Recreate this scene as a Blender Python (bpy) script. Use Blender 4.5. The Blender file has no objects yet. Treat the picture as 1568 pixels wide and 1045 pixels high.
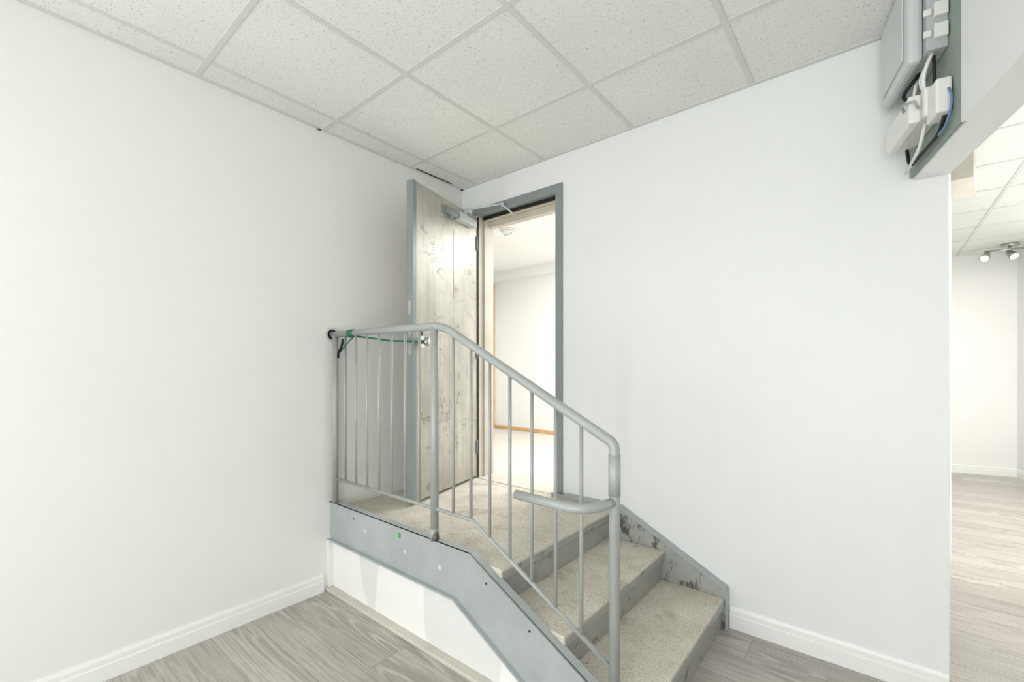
import bpy, bmesh, math, random
from mathutils import Vector, Matrix
random.seed(4)
scene = bpy.context.scene

# ---------------------------------------------------------------- materials
def new_mat(name):
    m = bpy.data.materials.new(name); m.use_nodes = True
    nt = m.node_tree; b = nt.nodes['Principled BSDF']
    return m, nt, b
def N(nt, t, **kw):
    n = nt.nodes.new(t)
    for k, v in kw.items():
        if k in n.inputs: n.inputs[k].default_value = v
        else: setattr(n, k, v)
    return n
def srgb(r, g, b):
    f = lambda c: ((c/255)/12.92 if c/255 <= 0.04045 else ((c/255+0.055)/1.055)**2.4)
    return (f(r), f(g), f(b), 1)
def ramp(nt, fac, stops, interp='LINEAR'):
    r = nt.nodes.new('ShaderNodeValToRGB'); r.color_ramp.interpolation = interp
    el = r.color_ramp.elements
    while len(el) < len(stops): el.new(0.5)
    for e, (p, c) in zip(el, stops): e.position = p; e.color = c
    nt.links.new(fac, r.inputs['Fac']); return r
def mixc(nt, fac, a, b, mode='MIX'):
    m = nt.nodes.new('ShaderNodeMix'); m.data_type = 'RGBA'; m.blend_type = mode
    for s, v in ((0, fac), (6, a), (7, b)):
        if isinstance(v, (int, float, tuple)): m.inputs[s].default_value = v
        else: nt.links.new(v, m.inputs[s])
    return m.outputs[2]
def coords(nt, scale=(1, 1, 1), loc=(0, 0, 0)):
    tc = N(nt, 'ShaderNodeTexCoord'); mp = N(nt, 'ShaderNodeMapping')
    mp.inputs['Scale'].default_value = scale; mp.inputs['Location'].default_value = loc
    nt.links.new(tc.outputs['Object'], mp.inputs['Vector']); return mp.outputs['Vector']
def noise(nt, vec, scale, detail=3, rough=.5, dist=0):
    n = N(nt, 'ShaderNodeTexNoise'); n.inputs['Scale'].default_value = scale
    n.inputs['Detail'].default_value = detail; n.inputs['Roughness'].default_value = rough
    n.inputs['Distortion'].default_value = dist
    nt.links.new(vec, n.inputs['Vector']); return n.outputs['Fac']
def bump(nt, b, h, strength=.2, dist=.005):
    bp = N(nt, 'ShaderNodeBump'); bp.inputs['Strength'].default_value = strength
    bp.inputs['Distance'].default_value = dist
    nt.links.new(h, bp.inputs['Height']); nt.links.new(bp.outputs['Normal'], b.inputs['Normal'])
G = lambda v: (v, v, v, 1)

def mat_plain(name, col, rough=.5, metal=0, var=.06, scale=8):
    m, nt, b = new_mat(name); v = coords(nt)
    n = noise(nt, v, scale, 4)
    dark = tuple(c*(1-var*2) for c in col[:3])+(1,)
    r = ramp(nt, n, [(.3, dark), (.7, col)])
    nt.links.new(r.outputs[0], b.inputs['Base Color'])
    b.inputs['Roughness'].default_value = rough; b.inputs['Metallic'].default_value = metal
    return m
def mat_wall(name, col, rough=.45):
    m, nt, b = new_mat(name); v = coords(nt)
    n = noise(nt, v, 1.3, 3)
    d = tuple(c*.975 for c in col[:3])+(1,)
    c = ramp(nt, n, [(.35, d), (.65, col)]).outputs[0]
    s = noise(nt, coords(nt, (1, 1, 4)), 5, 5, .7)
    c = mixc(nt, ramp(nt, s, [(.74, G(0)), (.78, G(.12))]).outputs[0], c, srgb(180, 178, 172))
    nt.links.new(c, b.inputs['Base Color'])
    b.inputs['Roughness'].default_value = rough
    bump(nt, b, noise(nt, v, 160, 2), .08, .002)
    return m
def mat_floor():
    m, nt, b = new_mat('floor_planks'); v = coords(nt)
    br = N(nt, 'ShaderNodeTexBrick'); br.offset = .37; br.offset_frequency = 2
    nt.links.new(v, br.inputs['Vector'])
    br.inputs['Scale'].default_value = 1; br.inputs['Brick Width'].default_value = 1.22
    br.inputs['Row Height'].default_value = .18; br.inputs['Mortar Size'].default_value = .0010
    br.inputs['Color1'].default_value = (0, 0, 0, 1); br.inputs['Color2'].default_value = (1, 1, 1, 1)
    br.inputs['Mortar'].default_value = (.5, .5, .5, 1); br.inputs['Mortar Smooth'].default_value = 0
    vm = N(nt, 'ShaderNodeVectorMath'); vm.operation = 'MULTIPLY_ADD'
    nt.links.new(br.outputs['Color'], vm.inputs[0]); vm.inputs[1].default_value = (13, 7, 5)
    nt.links.new(v, vm.inputs[2])
    mp = N(nt, 'ShaderNodeMapping'); mp.inputs['Scale'].default_value = (.6, 7.5, 1)
    nt.links.new(vm.outputs[0], mp.inputs['Vector'])
    n1 = noise(nt, mp.outputs[0], 1.0, 1.5, .4)
    mu = N(nt, 'ShaderNodeMath'); mu.operation = 'MULTIPLY'; mu.inputs[1].default_value = 110
    nt.links.new(n1, mu.inputs[0])
    si = N(nt, 'ShaderNodeMath'); si.operation = 'SINE'; nt.links.new(mu.outputs[0], si.inputs[0])
    ad = N(nt, 'ShaderNodeMath'); ad.operation = 'MULTIPLY_ADD'; ad.inputs[1].default_value = .5; ad.inputs[2].default_value = .5
    nt.links.new(si.outputs[0], ad.inputs[0])
    mp2 = N(nt, 'ShaderNodeMapping'); mp2.inputs['Scale'].default_value = (2.5, 80, 1)
    nt.links.new(vm.outputs[0], mp2.inputs['Vector'])
    n2 = noise(nt, mp2.outputs[0], 1.6, 4, .65)
    mp3 = N(nt, 'ShaderNodeMapping'); mp3.inputs['Scale'].default_value = (.8, 6, 1)
    nt.links.new(vm.outputs[0], mp3.inputs['Vector'])
    n3 = noise(nt, mp3.outputs[0], 1.5, 3, .5)
    base = ramp(nt, br.outputs['Color'], [(0, srgb(182, 177, 170)), (1, srgb(206, 201, 194))]).outputs[0]
    c = mixc(nt, ramp(nt, n3, [(.45, G(0)), (.66, G(.55))]).outputs[0], base, srgb(146, 140, 132))
    c = mixc(nt, ramp(nt, n2, [(.42, G(0)), (.75, G(.8))]).outputs[0], c, srgb(134, 128, 121))
    g1 = ramp(nt, ad.outputs[0], [(.60, G(0)), (1, G(.5))]).outputs[0]
    g2 = ramp(nt, n3, [(.44, G(.15)), (.60, G(1))]).outputs[0]
    c = mixc(nt, mixc(nt, 1.0, g1, g2, 'MULTIPLY'), c, srgb(222, 218, 212))
    c = mixc(nt, ramp(nt, br.outputs['Fac'], [(0, G(0)), (1, G(.65))]).outputs[0], c, srgb(100, 95, 90))
    nt.links.new(c, b.inputs['Base Color']); b.inputs['Roughness'].default_value = .38
    bump(nt, b, n2, .05, .001)
    return m
def mat_tile():
    m, nt, b = new_mat('ceiling_tile'); v = coords(nt)
    n = noise(nt, coords(nt, (1, 1.5, 1)), 115, 3, .6, .5)
    n2 = noise(nt, v, 280, 2, .5)
    k1 = ramp(nt, n, [(.345, G(1)), (.38, G(0))]).outputs[0]
    k2 = ramp(nt, n2, [(.31, G(1)), (.36, G(0))]).outputs[0]
    big = ramp(nt, noise(nt, v, 2.2, 3), [(.3, srgb(229, 232, 228)), (.7, srgb(235, 238, 234))]).outputs[0]
    c = mixc(nt, k1, big, srgb(176, 179, 172)); c = mixc(nt, k2, c, srgb(198, 201, 194))
    nt.links.new(c, b.inputs['Base Color']); b.inputs['Roughness'].default_value = .9
    bump(nt, b, n, .15, .002)
    return m
def mat_concrete():
    m, nt, b = new_mat('stair_concrete'); v = coords(nt)
    n = noise(nt, v, 6, 5, .6); n2 = noise(nt, v, 110, 3, .7); n3 = noise(nt, v, 22, 4, .7)
    n4 = noise(nt, coords(nt, (1, 1, 1), (5, 2, 0)), 4.5, 7, .75)
    c = ramp(nt, n, [(.3, srgb(202, 195, 181)), (.7, srgb(226, 221, 209))]).outputs[0]
    c = mixc(nt, ramp(nt, n2, [(.34, G(.6)), (.52, G(0))]).outputs[0], c, srgb(162, 153, 137))
    c = mixc(nt, ramp(nt, n3, [(.28, G(.9)), (.36, G(0))]).outputs[0], c, srgb(118, 110, 96))
    c = mixc(nt, ramp(nt, n4, [(.53, G(0)), (.64, G(.55))]).outputs[0], c, srgb(162, 152, 135))
    nt.links.new(c, b.inputs['Base Color']); b.inputs['Roughness'].default_value = .8
    bump(nt, b, n2, .45, .003); return m
def mat_doorleaf():
    m, nt, b = new_mat('door_worn_metal'); v = coords(nt)
    n = noise(nt, v, 3, 5, .65)
    c = ramp(nt, n, [(.3, srgb(160, 158, 149)), (.5, srgb(184, 181, 170)), (.70, srgb(206, 203, 191))]).outputs[0]
    st = noise(nt, coords(nt, (16, 16, .9)), 1.5, 4, .6)
    c = mixc(nt, ramp(nt, st, [(.48, G(0)), (.68, G(.65))]).outputs[0], c, srgb(154, 152, 145))
    s = noise(nt, coords(nt, (1, 1, 1), (3, 1, 2)), 3.2, 5, .6, .8)
    line = ramp(nt, s, [(.487, G(0)), (.497, G(1)), (.507, G(0))]).outputs[0]
    msk = ramp(nt, noise(nt, v, 2.6, 2), [(.46, G(0)), (.56, G(.9))]).outputs[0]
    f = mixc(nt, 1.0, line, msk, 'MULTIPLY')
    c = mixc(nt, f, c, srgb(108, 100, 88))
    p = noise(nt, coords(nt, (1, 1, 1.3), (7, 4, 0)), 6, 5, .65)
    c = mixc(nt, ramp(nt, p, [(.62, G(0)), (.65, G(.6))]).outputs[0], c, srgb(132, 123, 108))
    nt.links.new(c, b.inputs['Base Color']); b.inputs['Roughness'].default_value = .38; b.inputs['Metallic'].default_value = .15
    return m
def mat_greysteel(name, col, dirty=.0, dirtcol=srgb(60, 52, 45), dscale=7, soft=.04, st=(1, 1, 1.4)):
    m, nt, b = new_mat(name); v = coords(nt)
    n = noise(nt, v, 5, 4, .6)
    d = tuple(c*.88 for c in col[:3])+(1,)
    c = ramp(nt, n, [(.35, d), (.65, col)]).outputs[0]
    if dirty > 0:
        k = noise(nt, coords(nt, st, (2, 5, 1)), dscale, 6, .72)
        c = mixc(nt, ramp(nt, k, [(.70-dirty, G(0)), (.70-dirty+soft, G(.85))]).outputs[0], c, dirtcol)
    nt.links.new(c, b.inputs['Base Color']); b.inputs['Roughness'].default_value = .38
    b.inputs['Metallic'].default_value = .1
    return m
def mat_panel():
    m, nt, b = new_mat('drywall_patched'); v = coords(nt)
    n = noise(nt, coords(nt, (2.2, 1, .5)), 1.3, 2, .4)
    c = ramp(nt, n, [(.49, srgb(228, 230, 227)), (.505, srgb(244, 244, 241))]).outputs[0]
    s = noise(nt, v, 14, 5, .7)
    c = mixc(nt, ramp(nt, s, [(.66, G(0)), (.71, G(.5))]).outputs[0], c, srgb(200, 200, 193))
    nt.links.new(c, b.inputs['Base Color']); b.inputs['Roughness'].default_value = .6; return m
def mat_emit(name, col, s):
    m, nt, b = new_mat(name); b.inputs['Base Color'].default_value = col
    b.inputs['Emission Color'].default_value = col; b.inputs['Emission Strength'].default_value = s; return m

M_wallL = mat_wall('paint_left', srgb(240, 240, 236))
M_wallB = mat_wall('paint_back', srgb(236, 239, 238))
M_wallW = mat_wall('paint_white', srgb(245, 245, 243))
M_trim = mat_plain('trim_white', srgb(244, 245, 242), .35, var=.01)
M_floor = mat_floor(); M_tile = mat_tile(); M_conc = mat_concrete(); M_leaf = mat_doorleaf()
M_grid = mat_plain('tbar_white', srgb(214, 218, 213), .5, var=.02)
M_steel = mat_greysteel('grey_painted_steel', srgb(178, 185, 185))
M_rail = mat_greysteel('grey_painted_rail', srgb(172, 177, 174), .04, srgb(120, 118, 112), 30)
M_strDirty = mat_greysteel('grey_steel_dirty', srgb(176, 179, 175), .19, srgb(74, 66, 56), 11, .07, (1, 1, .6))
M_riser = mat_greysteel('grey_steel_riser', srgb(166, 167, 161), .13, srgb(108, 100, 88), 9, .1)
M_frame = mat_greysteel('frame_grey', srgb(142, 151, 151), .02)
M_jamb = mat_plain('jamb_cream', srgb(214, 208, 194), .5, var=.08, scale=6)
M_black = mat_plain('black_rubber_and_gaps', srgb(25, 25, 25), .6)  # rubber of hook and cables; also black drawn in for shaded gaps, holes
M_dark = mat_plain('dark_gap', srgb(52, 55, 52), .8)
M_scr = mat_plain('scratch_grey', srgb(128, 122, 110), .8)
M_orange = mat_plain('pine_trim', srgb(226, 184, 126), .5, var=.1)
M_panel = mat_panel()
M_beige = mat_plain('beige_strip', srgb(214, 209, 198), .6)
M_green = mat_plain('green_cord', srgb(35, 120, 85), .6)
M_chrome = mat_plain('brushed_metal', srgb(190, 190, 185), .25, .9)
M_plG = mat_plain('grey_plastic', srgb(204, 210, 210), .4, var=.02)
M_plG2 = mat_plain('grey_plastic_dark', srgb(184, 190, 190), .4, var=.02)
M_plW = mat_plain('white_plastic', srgb(235, 235, 230), .4, var=.02)
M_board = mat_plain('green_board', srgb(152, 166, 156), .7, var=.06)
M_blue = mat_plain('blue_cable', srgb(100, 138, 184), .5)
M_greyc = mat_plain('grey_cable', srgb(170, 174, 174), .5)
M_bulb = mat_emit('bulb', (1, .9, .7, 1), 12)
M_tread2 = mat_plain('vinyl_beige', srgb(218, 212, 202), .4, var=.05, scale=5)
M_ltag = mat_plain('green_tag', srgb(70, 170, 80), .6)
M_spot = mat_plain('filler_spot', srgb(212, 212, 208), .6)

# ---------------------------------------------------------------- mesh helpers
def link(name, bm, mat, parent=None, smooth=False):
    me = bpy.data.meshes.new(name); bmesh.ops.recalc_face_normals(bm, faces=bm.faces[:]); bm.to_mesh(me); bm.free()
    o = bpy.data.objects.new(name, me); scene.collection.objects.link(o)
    if mat: me.materials.append(mat)
    if smooth:
        for p in me.polygons: p.use_smooth = True
    if parent: o.parent = parent
    return o
def empty(name, loc=(0, 0, 0), rz=0):
    e = bpy.data.objects.new(name, None); e.location = loc; e.rotation_euler = (0, 0, rz)
    e.empty_display_size = .1; scene.collection.objects.link(e); return e
def bevel(o, w, seg=2):
    md = o.modifiers.new('bevel', 'BEVEL'); md.width = w; md.segments = seg; md.limit_method = 'ANGLE'; return o
def boxes(name, lst, mat, parent=None, bev=0):
    bm = bmesh.new()
    for a, b in lst:
        c = [(a[i]+b[i])/2 for i in range(3)]; s = [abs(b[i]-a[i]) for i in range(3)]
        bmesh.ops.create_cube(bm, size=1, matrix=Matrix.Translation(c) @ Matrix.Diagonal((*s, 1)))
    o = link(name, bm, mat, parent)
    if bev: bevel(o, bev)
    return o
def box(name, a, b, mat, parent=None, bev=0): return boxes(name, [(a, b)], mat, parent, bev)
def prism_bm(bm, pts, ext):
    vs = [bm.verts.new(p) for p in pts]; f = bm.faces.new(vs)
    r = bmesh.ops.extrude_face_region(bm, geom=[f])
    bmesh.ops.translate(bm, verts=[g for g in r['geom'] if isinstance(g, bmesh.types.BMVert)], vec=ext)
def prism(name, pts, ext, mat, parent=None, bev=0):
    bm = bmesh.new(); prism_bm(bm, pts, ext); o = link(name, bm, mat, parent)
    if bev: bevel(o, bev)
    return o
def fillet(pts, rads, n=8):
    pts = [Vector(p) for p in pts]; out = [pts[0]]
    for i in range(1, len(pts)-1):
        r = rads[i-1] if isinstance(rads, (list, tuple)) else rads
        if r <= 0: out.append(pts[i]); continue
        a = pts[i]+(pts[i-1]-pts[i]).normalized()*r; c = pts[i]+(pts[i+1]-pts[i]).normalized()*r
        for k in range(n+1):
            t = k/n; out.append(a*(1-t)**2+pts[i]*2*t*(1-t)+c*t*t)
    out.append(pts[-1]); return out
def tube_bm(bm, pts, r, seg=14):
    pts = [Vector(p) for p in pts]; rings = []; up = None
    for i, p in enumerate(pts):
        if i == 0: t = pts[1]-p
        elif i == len(pts)-1: t = p-pts[i-1]
        else: t = (pts[i+1]-p).normalized()+(p-pts[i-1]).normalized()
        t.normalize()
        if up is None:
            up = Vector((0, 0, 1)) if abs(t.z) < .9 else Vector((0, 1, 0))
        s = t.cross(up).normalized(); up = s.cross(t).normalized()
        rr = r[i] if isinstance(r, (list, tuple)) else r
        rings.append([bm.verts.new(p+(s*math.cos(a)+up*math.sin(a))*rr) for a in [2*math.pi*k/seg for k in range(seg)]])
    for a, b in zip(rings, rings[1:]):
        for k in range(seg):
            f = bm.faces.new((a[k], a[(k+1) % seg], b[(k+1) % seg], b[k])); f.smooth = True
    bm.faces.new(rings[0][::-1]); bm.faces.new(rings[-1])
def tubes(name, lst, mat, parent=None, seg=14):
    bm = bmesh.new()
    for pts, r in lst: tube_bm(bm, pts, r, seg)
    return link(name, bm, mat, parent)

# ---------------------------------------------------------------- room shell
XL, YB, ZC = -2.455, 2.386, 2.645
ZL = .465
u = Vector((.208, -.978, 0)); nrm = Vector((-.978, -.208, 0)); A0 = Vector((.096, YB, 0))
box('floor', (XL-.15, -3.2, -.1), (4.2, 8.6, 0), M_floor)
box('ceiling', (XL-.15, -3.2, ZC), (4.2, 8.6, ZC+.1), M_tile)
g = []
xs = [-2.292+.61*i for i in range(11)]; ys = [1.883+.61*i for i in range(-8, 11)]
for x in xs: g.append(((x-.011, -3.2, ZC-.004), (x+.011, 8.5, ZC+.001)))
for y in ys: g.append(((XL, y-.011, ZC-.0036), (4.1, y+.011, ZC+.001)))
g += [((XL, -3.2, ZC-.005), (XL+.022, YB, ZC+.001)), ((XL, YB-.022, ZC-.005), (.05, YB, ZC+.001))]
boxes('ceiling_grid_trim', g, M_grid)
boxes('ceiling_gap_shade', [((XL+.001, 1.245, ZC-.008), (XL+.014, 1.262, ZC)), ((XL+.024, 1.93, ZC-.0055), (XL+.030, 2.25, ZC))], M_dark)  # dark strips painting the shade inside open gaps at the ceiling edge

WY0, WY1 = -1.25, -.65
boxes('wall_left', [((XL-.15, -3.2, 0), (XL, WY0, ZC)), ((XL-.15, WY1, 0), (XL, YB, ZC)),
                    ((XL-.15, WY0, 0), (XL, WY1, .6)), ((XL-.15, WY0, 2.2), (XL, WY1, ZC))], M_wallL)
boxes('window_2', [((XL-.12, WY0, .6), (XL-.06, WY0+.04, 2.2)), ((XL-.12, WY1-.04, .6), (XL-.06, WY1, 2.2)),
                   ((XL-.12, WY0, .6), (XL-.06, WY1, .64)), ((XL-.12, WY0, 2.16), (XL-.06, WY1, 2.2))], M_trim)
DX0, DX1, DZ = -2.335, -1.541, 2.46
bm = bmesh.new()
def addbox(bm, a, b):
    c = [(a[i]+b[i])/2 for i in range(3)]; s = [abs(b[i]-a[i]) for i in range(3)]
    bmesh.ops.create_cube(bm, size=1, matrix=Matrix.Translation(c) @ Matrix.Diagonal((*s, 1)))
addbox(bm, (-4.2, YB, 0), (DX0, YB+.16, ZC)); addbox(bm, (DX1, YB, 0), (.2, YB+.16, ZC))
addbox(bm, (DX0, YB, DZ), (DX1, YB+.16, ZC)); addbox(bm, (DX0, YB, 0), (DX1, YB+.16, ZL-.02))
link('wall_back', bm, M_wallB)
prism('wall_side', [(.214, YB, 0), (.40, 4.33, 0), (.28, 4.33, 0), (.05, YB+.001, 0)], (0, 0, ZC), M_wallB)
prism('beam_stub', [(.335, 3.86, 2.44), (.40, 4.33, 2.44), (.52, 4.31, 2.44), (.452, 3.84, 2.44)], (0, 0, .205), M_beige)
def bp(s, t, z=0): p = A0+u*s-nrm*t; return (p.x, p.y, z)
prism('beam_header', [bp(.49, 0, 2.03), bp(5.2, 0, 2.03), bp(5.2, .118, 2.03), bp(.025, .118, 2.03), bp(0, .105, 2.03), bp(0, .015, 2.03), bp(.49, .015, 2.03)],
      (0, 0, ZC-2.03), M_wallB)
far = Vector((.98, 7.70, 0)); v2 = Vector((.978, .208, 0))
def fp(a, b=0, z=0): p = far+v2*a-u*b; return (p.x, p.y, z)
prism('wall_far', [fp(-2.0), fp(.30), fp(.30, .15), fp(-2.0, .15)], (0, 0, ZC), M_wallW)
c0 = Vector(fp(.30)); e0 = c0+u*8.2
prism('wall_right', [tuple(c0), tuple(e0), tuple(e0+v2*.15), tuple(c0+v2*.15)], (0, 0, ZC), M_wallW)
def board(name, a, b, n, h, mat=M_trim, t=.014):
    a = Vector(a); b = Vector(b); n = Vector(n).normalized()
    prof = [(0, 0), (t, 0), (t, h*.62), (t*.75, h*.66), (t*.75, h*.86), (t*.35, h), (0, h)]
    pts = [a+n*x+Vector((0, 0, z)) for x, z in prof]
    return prism(name, pts, b-a, mat)
board('baseboard_left', (XL, -3.1, 0), (XL, 1.28, 0), (1, 0, 0), .10)
board('baseboard_back', (-.560, YB, 0), (.214, YB, 0), (0, -1, 0), .105)
board('baseboard_far', fp(-2.0), fp(.30), u, .10)
board('baseboard_right', tuple(c0), tuple(c0+u*8), -v2, .10)
prism('door_casing_trim', [tuple(c0+u*.25), tuple(c0+u*.33), tuple(c0+u*.33-v2*.02), tuple(c0+u*.25-v2*.02)], (0, 0, 2.1), M_beige)
boxes('wall_front', [((XL-.15, -3.3, 0), (4.2, -3.2, .8)), ((XL-.15, -3.3, 2.4), (4.2, -3.2, ZC)),
      ((XL-.15, -3.3, .8), (-1.9, -3.2, 2.4)), ((2.1, -3.3, .8), (4.2, -3.2, 2.4))], M_wallW)
boxes('window_1', [((-1.9, -3.28, .8), (-1.84, -3.22, 2.4)), ((2.04, -3.28, .8), (2.1, -3.22, 2.4)), ((.07, -3.28, .8), (.13, -3.22, 2.4)),
      ((-1.9, -3.28, .8), (2.1, -3.22, .86)), ((-1.9, -3.28, 2.34), (2.1, -3.22, 2.4))], M_trim)

# corridor behind the door
boxes('floor_corridor', [((-4.2, YB+.16, ZL-.08), (-.2, 4.7, ZL-.002))], M_tread2)
box('ceiling_corridor', (-4.2, YB+.16, 2.54), (-.2, 4.7, 2.6), M_wallW)
box('wall_corridor_far', (-4.2, 4.53, 0), (-.2, 4.68, ZC), M_wallW)
box('wall_corridor_left', (-4.2, YB+.16, 0), (-4.05, 4.53, ZC), M_wallW)
box('wall_corridor_right', (-.35, YB+.16, 0), (-.2, 4.53, ZC), M_wallW)
boxes('baseboard_corridor', [((-4.05, 4.515, ZL), (-.35, 4.53, ZL+.04))], M_orange)
boxes('trim_corridor', [((-4.05, 4.505, ZL+.04), (-4.025, 4.53, 2.4))], M_orange)
boxes('cornice_trim', [((-4.05, 4.40, 2.44), (-.35, 4.53, 2.54))], M_wallW)

# ---------------------------------------------------------------- door frame
fr = empty('door_frame', (0, 0, 0))
yF = YB-.012
boxes('latch_jamb', [((-1.591, yF, ZL-.01), (DX1, YB+.172, 2.41))], M_frame, fr)
boxes('latch_stop', [((-1.606, YB+.05, ZL), (-1.591, YB+.11, DZ-.05))], M_frame, fr)
boxes('head', [((DX0, yF, 2.41), (DX1, YB+.172, DZ))], M_frame, fr)
boxes('hinge_jamb', [((DX0, yF, ZL-.01), (-2.288, YB+.172, 2.41))], M_jamb, fr)
boxes('stop', [((-2.288, YB+.06, ZL), (-2.272, YB+.12, 2.41)), ((-2.272, YB+.06, 2.392), (-1.606, YB+.12, 2.41))], M_jamb, fr)
boxes('head_lining', [((-2.272, YB+.12, 2.35), (-1.591, YB+.172, 2.41))], M_jamb, fr)
boxes('frame_gap_shade', [((-2.275, YB+.045, 2.388), (-1.6, YB+.06, 2.41)), ((-2.288, YB-.005, ZL), (-2.283, YB+.006, 2.40))], M_black, fr)  # black strips drawn in for the shade in the frame gaps
boxes('threshold', [((DX0+.048, YB-.01, ZL-.03), (DX1-.05, YB+.16, ZL+.004))], M_beige, fr)

# ---------------------------------------------------------------- door leaf
ang = math.atan2(-.972, .236)
H0 = (-2.283, YB-.022, 0)
d = empty('door_1', H0, ang)
LW = .735
box('leaf', (0, -.045, ZL+.02), (LW-.012, 0, 2.395), M_leaf, d, .002)
boxes('edge_channel', [((LW-.012, -.047, ZL+.02), (LW, .002, 2.395)), ((LW-.03, 0, ZL+.02), (LW, .0025, 2.395))], M_frame, d, .001)
boxes('seam', [((.30, 0, 1.75), (.302, .0008, 2.22))], M_scr, d)
boxes('latch_plate', [((LW, -.038, 1.36), (LW+.002, -.008, 1.52)), ((LW, -.036, 1.60), (LW+.002, -.010, 1.68))], M_chrome, d)
tubes('hinge_knuckles', [([(.0, .006, z), (.0, .006, z+.1)], .006) for z in (.65, 1.35, 2.15)], M_frame, d)
zk = 1.44
tubes('knob', [([(.655, 0, zk), (.655, .008, zk)], .036), ([(.655, .008, zk), (.655, .03, zk)], .012),
               ([(.655, .028, zk), (.655, .036, zk), (.655, .055, zk), (.655, .062, zk)], [.018, .026, .026, .016])], M_chrome, d, 24)
tubes('knob_hole', [([(.655, 0, zk+.05), (.655, .003, zk+.05)], .014)], M_black, d, 20)
cl = empty('door_closer', H0, ang)
boxes('body', [((.08, .0, 2.285), (.30, .055, 2.335))], M_plG, cl, .006)
boxes('bracket', [((.33, .0, 2.30), (.43, .018, 2.345))], M_frame, cl, .003)
tubes('spring_tube', [([(.30, .03, 2.31), (.42, .03, 2.31)], .022), ([(.355, .02, 2.27), (.355, .02, 2.34)], .012)], M_frame, cl)
inv = (Matrix.Translation(H0) @ Matrix.Rotation(ang, 4, 'Z')).inverted()
P = lambda x, y, z: inv @ Vector((x, y, z))
tubes('arm', [([(.2, .03, 2.33), (.2, .03, 2.385)], .010), ([Vector((.2, .03, 2.378)), P(-2.0, 2.33, 2.42)], .006),
              ([P(-2.0, 2.33, 2.425), P(-2.0, 2.33, 2.40)], .010), ([P(-2.0, 2.33, 2.41), P(-1.94, 2.385, 2.345)], .006)], M_plG, cl)

# ---------------------------------------------------------------- staircase
st = empty('metal_staircase')
YS = 1.315
X1, X2, X3 = -1.185, -.885, -.59
box('landing_slab', (XL, YS+.045, ZL-.045), (X1+.012, YB, ZL), M_conc, st, .004)
box('tread_upper', (X1-.03, YS+.045, .31-.04), (X2+.012, YB-.045, .31), M_conc, st, .005)
box('tread_lower', (X2-.03, YS+.045, .155-.04), (X3+.012, YB-.045, .155), M_conc, st, .005)
def riser(x, z0, z1): return [((x-.012, YS+.045, z0), (x, YB-.04, z1-.044)), ((x, YS+.05, z1-.044), (x+.0145, YB-.045, z1-.012))]
boxes('risers', riser(X1, .31, ZL)+riser(X2, .155, .31)+riser(X3, 0, .155), M_riser, st, .002)
xb, zt = -1.315, .505; sl = .515; dz = .215
xe = -.50
zl = lambda x: zt-sl*(x-xb)
xbb = xb-.085
web = [(XL, zt), (xb, zt), (xe, zl(xe)), (xe, 0), (xbb+(zt-dz)/sl, 0), (xbb, zt-dz), (XL, zt-dz)]
prism('stringer_web', [(x, YS+.006, z) for x, z in web], (0, .008, 0), M_steel, st)
th = .009
def strip(pts, w0, w1, name, mat):
    bm = bmesh.new()
    up = [Vector((x, w0, z)) for x, z in pts]
    lo = [Vector((x, w0, z-th)) for x, z in pts]
    prism_bm(bm, up+lo[::-1], (0, w1-w0, 0)); return link(name, bm, mat, st)
strip([(XL, zt), (xb, zt), (xe, zl(xe))], YS, YS+.05, 'stringer_flange_upper', M_steel)
strip([(XL, zt-dz+th), (xbb, zt-dz+th), (xbb+(zt-dz)/sl, th)], YS-.014, YS+.03, 'stringer_flange_lower', M_steel)
ws = [(-1.60, .49), (-1.135, .49), (-.57, .20), (-.57, 0), (-1.0, 0), (-1.60, .28)]
prism('wall_stringer_web', [(x, YB-.045, z) for x, z in ws], (0, .006, 0), M_strDirty, st)
bm = bmesh.new()
top = [(-1.50, .484), (-1.135, .484), (-.57, .192)]
prism_bm(bm, [Vector((x, YB-.05, z+.009)) for x, z in top]+[Vector((x, YB-.05, z)) for x, z in top[::-1]], (0, .05, 0))
link('wall_stringer_flange', bm, M_steel, st)
box('wall_stringer_end', (-.572, YB-.05, 0), (-.564, YB, .197), M_steel, st)
cx = [(XL, .35), (xbb+.03, .35), (xbb+.03+.35/sl, 0), (XL, 0)]
prism('drywall_skirt', [(x, YS+.02, z) for x, z in cx], (0, .012, 0), M_panel, st)
boxes('skirt_shoe', [((XL, YS-.022, 0), (-.72, YS+.02, .018))], M_beige, st, .004)
boxes('skirt_corner_strip', [((XL, YS-.008, .02), (XL+.018, YS+.02, .30))], M_trim, st)
tubes('plug_spots', [([(x, YS+.0065, z), (x, YS+.004, z)], r) for x, z, r in
      [(-2.09, .42, .011), (-1.75, .40, .010), (-1.50, .395, .012)]], M_spot, st, 16)
boxes('paint_tag', [((-1.80, YS+.003, .455), (-1.785, YS+.0062, .478))], M_ltag, st)
tubes('rivet_holes', [([(x, YS+.0065, z), (x, YS+.0045, z)], .005) for x, z in
      [(-1.22, .41), (-1.0, .30), (-2.2, .46)]], M_dark, st, 10)

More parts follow.
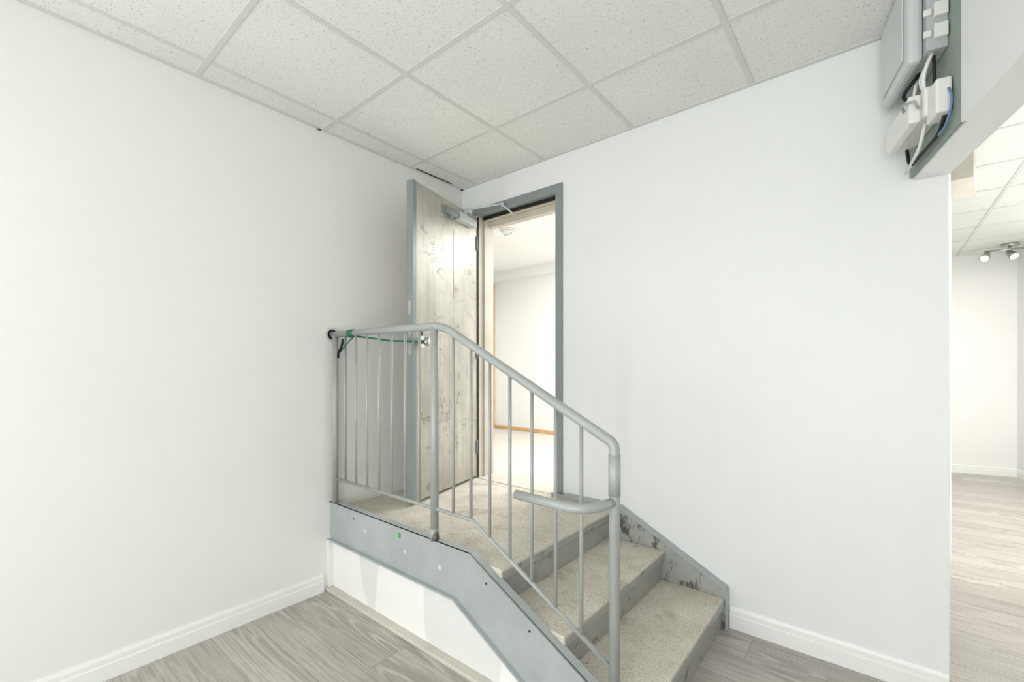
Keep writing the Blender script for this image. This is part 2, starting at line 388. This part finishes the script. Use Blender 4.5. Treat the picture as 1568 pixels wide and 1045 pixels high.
# ---------------------------------------------------------------- railing
ra = empty('stair_railing')
yr = 1.333; R = .0178
xn = -.662; zr = 1.472; xt = -1.495
topr = fillet([(XL+.005, yr, zr+.004), (xt, yr, zr), (xn, yr, 1.035), (xn, yr, .16)], [.07, .022])
tubes('top_rail_and_newel', [(topr, R)], M_rail, ra, 18)
tubes('posts', [([(-2.415, yr, zt-.003), (-2.415, yr, zr)], .0175), ([(-1.549, yr, zt-.003), (-1.549, yr, zr)], .0185)], M_rail, ra, 18)
tubes('newel_sleeve', [([(xn, yr, .865), (xn, yr, 1.0)], .0198)], M_rail, ra, 18)
rt = lambda x: zr if x < xt else zr-(x-xt)*(zr-1.035)/(xn-xt)
zb = .645; xbk = -1.31
rb = lambda x: zb if x < xbk else zb-(x-xbk)*.545
tubes('bottom_rail', [([(-2.415, yr, zb), (xbk, yr, zb), (xn, yr, rb(xn))], .0085)], M_rail, ra, 10)
bal = []
for i in range(1, 8):
    x = -2.415+i*(.866/8); bal.append(([(x, yr, zb), (x, yr, zr)], .0068))
for i in range(7):
    x = -1.425+i*.1065; bal.append(([(x, yr, rb(x)), (x, yr, rt(x))], .0068))
tubes('balusters', bal, M_rail, ra, 10)
ext = fillet([(-.972, 1.205, .842), (-.70, 1.205, .838), (xn, yr, .845)], [.08])
tubes('handrail_return', [(ext, .016)], M_rail, ra, 18)
tubes('wall_flange', [([(XL, yr, zr+.004), (XL+.008, yr, zr+.004)], .042)], M_plG, ra, 22)
tubes('flange_gap', [([(XL+.008, yr, zr+.004), (XL+.0095, yr, zr+.004)], .03)], M_black, ra, 22)
tubes('post_weld', [([(-1.549, yr, zt-.003), (-1.549, yr, zt+.05)], [.0215, .0188])], M_strDirty, ra, 16)

bc = empty('bungee_cord')
kn = Vector((-2.283, YB-.022, 0))+Matrix.Rotation(ang, 3, 'Z') @ Vector((.655, .05, 1.44))
a = Vector((-2.25, yr+.02, zr-.012))
tubes('cord', [([a, a.lerp(kn, .5)-Vector((0, 0, .012)), kn], .005),
               ([a, Vector((-2.29, yr-.015, zr-.07)), Vector((-2.34, yr-.01, zr-.10))], .004)], M_green, bc, 8)
tubes('wraps', [([(x, yr, zr+.001), (x+.012, yr, zr+.001)], R+.005) for x in (-2.262, -2.246, -2.228)], M_green, bc, 16)
tubes('hook', [(fillet([(-2.29, yr-.025, zr-.03), (-2.30, yr-.025, zr-.07), (-2.35, yr-.02, zr-.105), (-2.345, yr-.02, zr-.135)], .02), .007)], M_black, bc, 8)

# ---------------------------------------------------------------- electrical equipment on the header
ep = empty('electrical_panel', (A0.x, A0.y, 0), math.atan2(u.y, u.x))
def L(s, n, z): return (s, -n, z)
def lb(name, s0, s1, n0, n1, z0, z1, mat, bev=.004): return box(name, L(s0, n0, z0), L(s1, n1, z1), mat, ep, bev)
lb('backing_board', .005, .485, -.014, -.004, 2.04, 2.64, M_board, .001)
lb('upper_case', .05, .385, -.004, .05, 2.33, 2.64, M_plG2)
lb('upper_cover', .035, .36, .05, .092, 2.315, 2.64, M_plG, .015)
lb('cover_door', .07, .32, .092, .098, 2.35, 2.60, M_plG, .004)
bx = []
for k, z in enumerate((2.36, 2.43, 2.50, 2.57)):
    bx += [(L(.385, .0, z), L(.40, .035, z+.045)), (L(.385, .04, z+.01), L(.395, .06, z+.03))]
boxes('breakers', bx, M_plW, ep, .002)
lb('lower_case', .08, .36, -.004, .05, 2.13, 2.225, M_plW, .006)
lb('lower_cover', .07, .34, .05, .085, 2.12, 2.215, M_plW, .008)
lb('junction_box', .34, .43, 0.0, .04, 2.10, 2.21, M_plW, .006)
tubes('conduit_ring', [([L(.30, .088, 2.18), L(.33, .10, 2.19), L(.36, .075, 2.185), L(.35, .06, 2.16)], .004)], M_greyc, ep, 8)
tubes('black_cables', [(fillet([L(.25, .03, 2.33), L(.20, .07, 2.28), L(.26, .05, 2.22)], .03), .006),
                       (fillet([L(.34, .02, 2.33), L(.38, .03, 2.28), L(.35, .02, 2.21)], .03), .005),
                       (fillet([L(.40, .01, 2.10), L(.36, .01, 2.06), L(.10, .02, 2.05), L(.07, .02, 2.13)], .04), .006)], M_black, ep, 8)
tubes('grey_cables', [(fillet([L(.22, .02, 2.33), L(.27, .05, 2.27), L(.22, .04, 2.22)], .03), .005),
                      (fillet([L(.30, .03, 2.13), L(.25, .03, 2.065), L(.06, .02, 2.045)], .04), .006),
                      (fillet([L(.36, .03, 2.33), L(.35, .05, 2.27), L(.33, .04, 2.21)], .03), .006),
                      (fillet([L(.33, .02, 2.33), L(.31, .05, 2.28), L(.33, .04, 2.21)], .03), .005)], M_plW, ep, 8)
tubes('blue_cable', [(fillet([L(.43, .01, 2.17), L(.465, .01, 2.13), L(.42, .01, 2.06), L(.20, .01, 2.06)], .04), .0035)], M_blue, ep, 8)

# ---------------------------------------------------------------- small fixtures
sd = empty('smoke_detector', (-2.6, 3.1, 2.54))
tubes('base', [([(0, 0, 0), (0, 0, -.012)], .07), ([(0, 0, -.012), (0, 0, -.03), (0, 0, -.042)], [.058, .052, .03])], M_plW, sd, 28)
boxes('grille', [((-.04+i*.02, -.004, -.046), (-.032+i*.02, .004, -.03)) for i in range(5)], M_greyc, sd)
tl = empty('track_light', (1.13, 7.25, ZC))
tubes('canopy', [([(0, 0, 0), (0, 0, -.03)], .075), ([(0, 0, -.03), (0, 0, -.06)], .012)], M_chrome, tl, 24)
tubes('bar', [([Vector((-.20, -.04, -.06)), Vector((.22, .045, -.06))], .011)], M_chrome, tl, 12)
hd = []; bl = []
for (x, y, dx, dy) in ((-.18, -.037, -.3, -.6), (.0, .0, .35, -.5), (.2, .04, .3, .2)):
    hd.append(([(x, y, -.06), (x, y, -.10)], .008))
    p = Vector((x, y, -.10)); q = Vector((dx, dy, -.6)).normalized()
    hd.append(([p-q*.03, p, p+q*.05, p+q*.07], [.022, .03, .042, .042])); bl.append(([p+q*.07, p+q*.073], .034))
tubes('heads', hd, M_chrome, tl, 18); tubes('bulbs', bl, M_bulb, tl, 18)

# ---------------------------------------------------------------- lights
def area(name, loc, target, sx, sy, e, col=(1, 1, 1)):
    l = bpy.data.lights.new(name, 'AREA'); l.shape = 'RECTANGLE'; l.size = sx; l.size_y = sy; l.energy = e; l.color = col
    o = bpy.data.objects.new(name, l); o.location = loc
    o.rotation_euler = (Vector(target)-Vector(loc)).to_track_quat('-Z', 'Y').to_euler()
    scene.collection.objects.link(o); return o
area('window_daylight', (.1, -3.15, 1.6), (-.1, 2, 1.5), 3.8, 1.6, 60, (.985, .995, 1))
area('side_window_daylight', (XL+.01, -.95, 1.35), (0, 1.2, .9), .22, 1.3, 10, (1, 1, 1))
area('added_ceiling_uplight', (-.2, -1.6, .5), (-.6, 1.0, 2.64), 2.6, 1.2, 31, (1, 1, .985))  # uplight added behind the camera to brighten the ceiling
area('added_room_fill', (-.3, -.9, 2.60), (-.3, -.9, 0), 1.2, 1.2, 8, (1, .99, .97))  # overhead fill added for flat ambient light, no fixture built
area('second_room_added_fill', (1.3, 5.2, 2.60), (1.3, 5.2, 0), 1.2, 2.0, 60, (1, .975, .94))  # added overhead fill brightening the second room, apart from the track light
area('second_room_added_uplight', (1.7, 3.6, .4), (1.2, 5.6, 2.6), 1.2, 1.2, 30, (1, .97, .92))  # unseen uplight added to lift the second room's ceiling
area('corridor_added_fill', (-1.6, 3.6, 2.50), (-1.6, 3.6, 0), 1.4, .9, 58, (1, .985, .96))  # overhead light added to make the corridor bright, without a fixture
w = bpy.data.worlds.new('world'); scene.world = w; w.use_nodes = True
w.node_tree.nodes['Background'].inputs[0].default_value = (.95, .98, 1, 1); w.node_tree.nodes['Background'].inputs[1].default_value = .8

scene.view_settings.view_transform = 'Standard'; scene.view_settings.look = 'None'; scene.view_settings.exposure = 0

cam = bpy.data.cameras.new('camera'); cam.sensor_width = 36; cam.lens = 680/1568*36; cam.shift_y = 40.5/1568; cam.clip_start = .02
co = bpy.data.objects.new('camera', cam); co.location = (0, 0, 1.285); co.rotation_euler = (math.radians(90), 0, math.radians(39.4))
scene.collection.objects.link(co); scene.camera = co
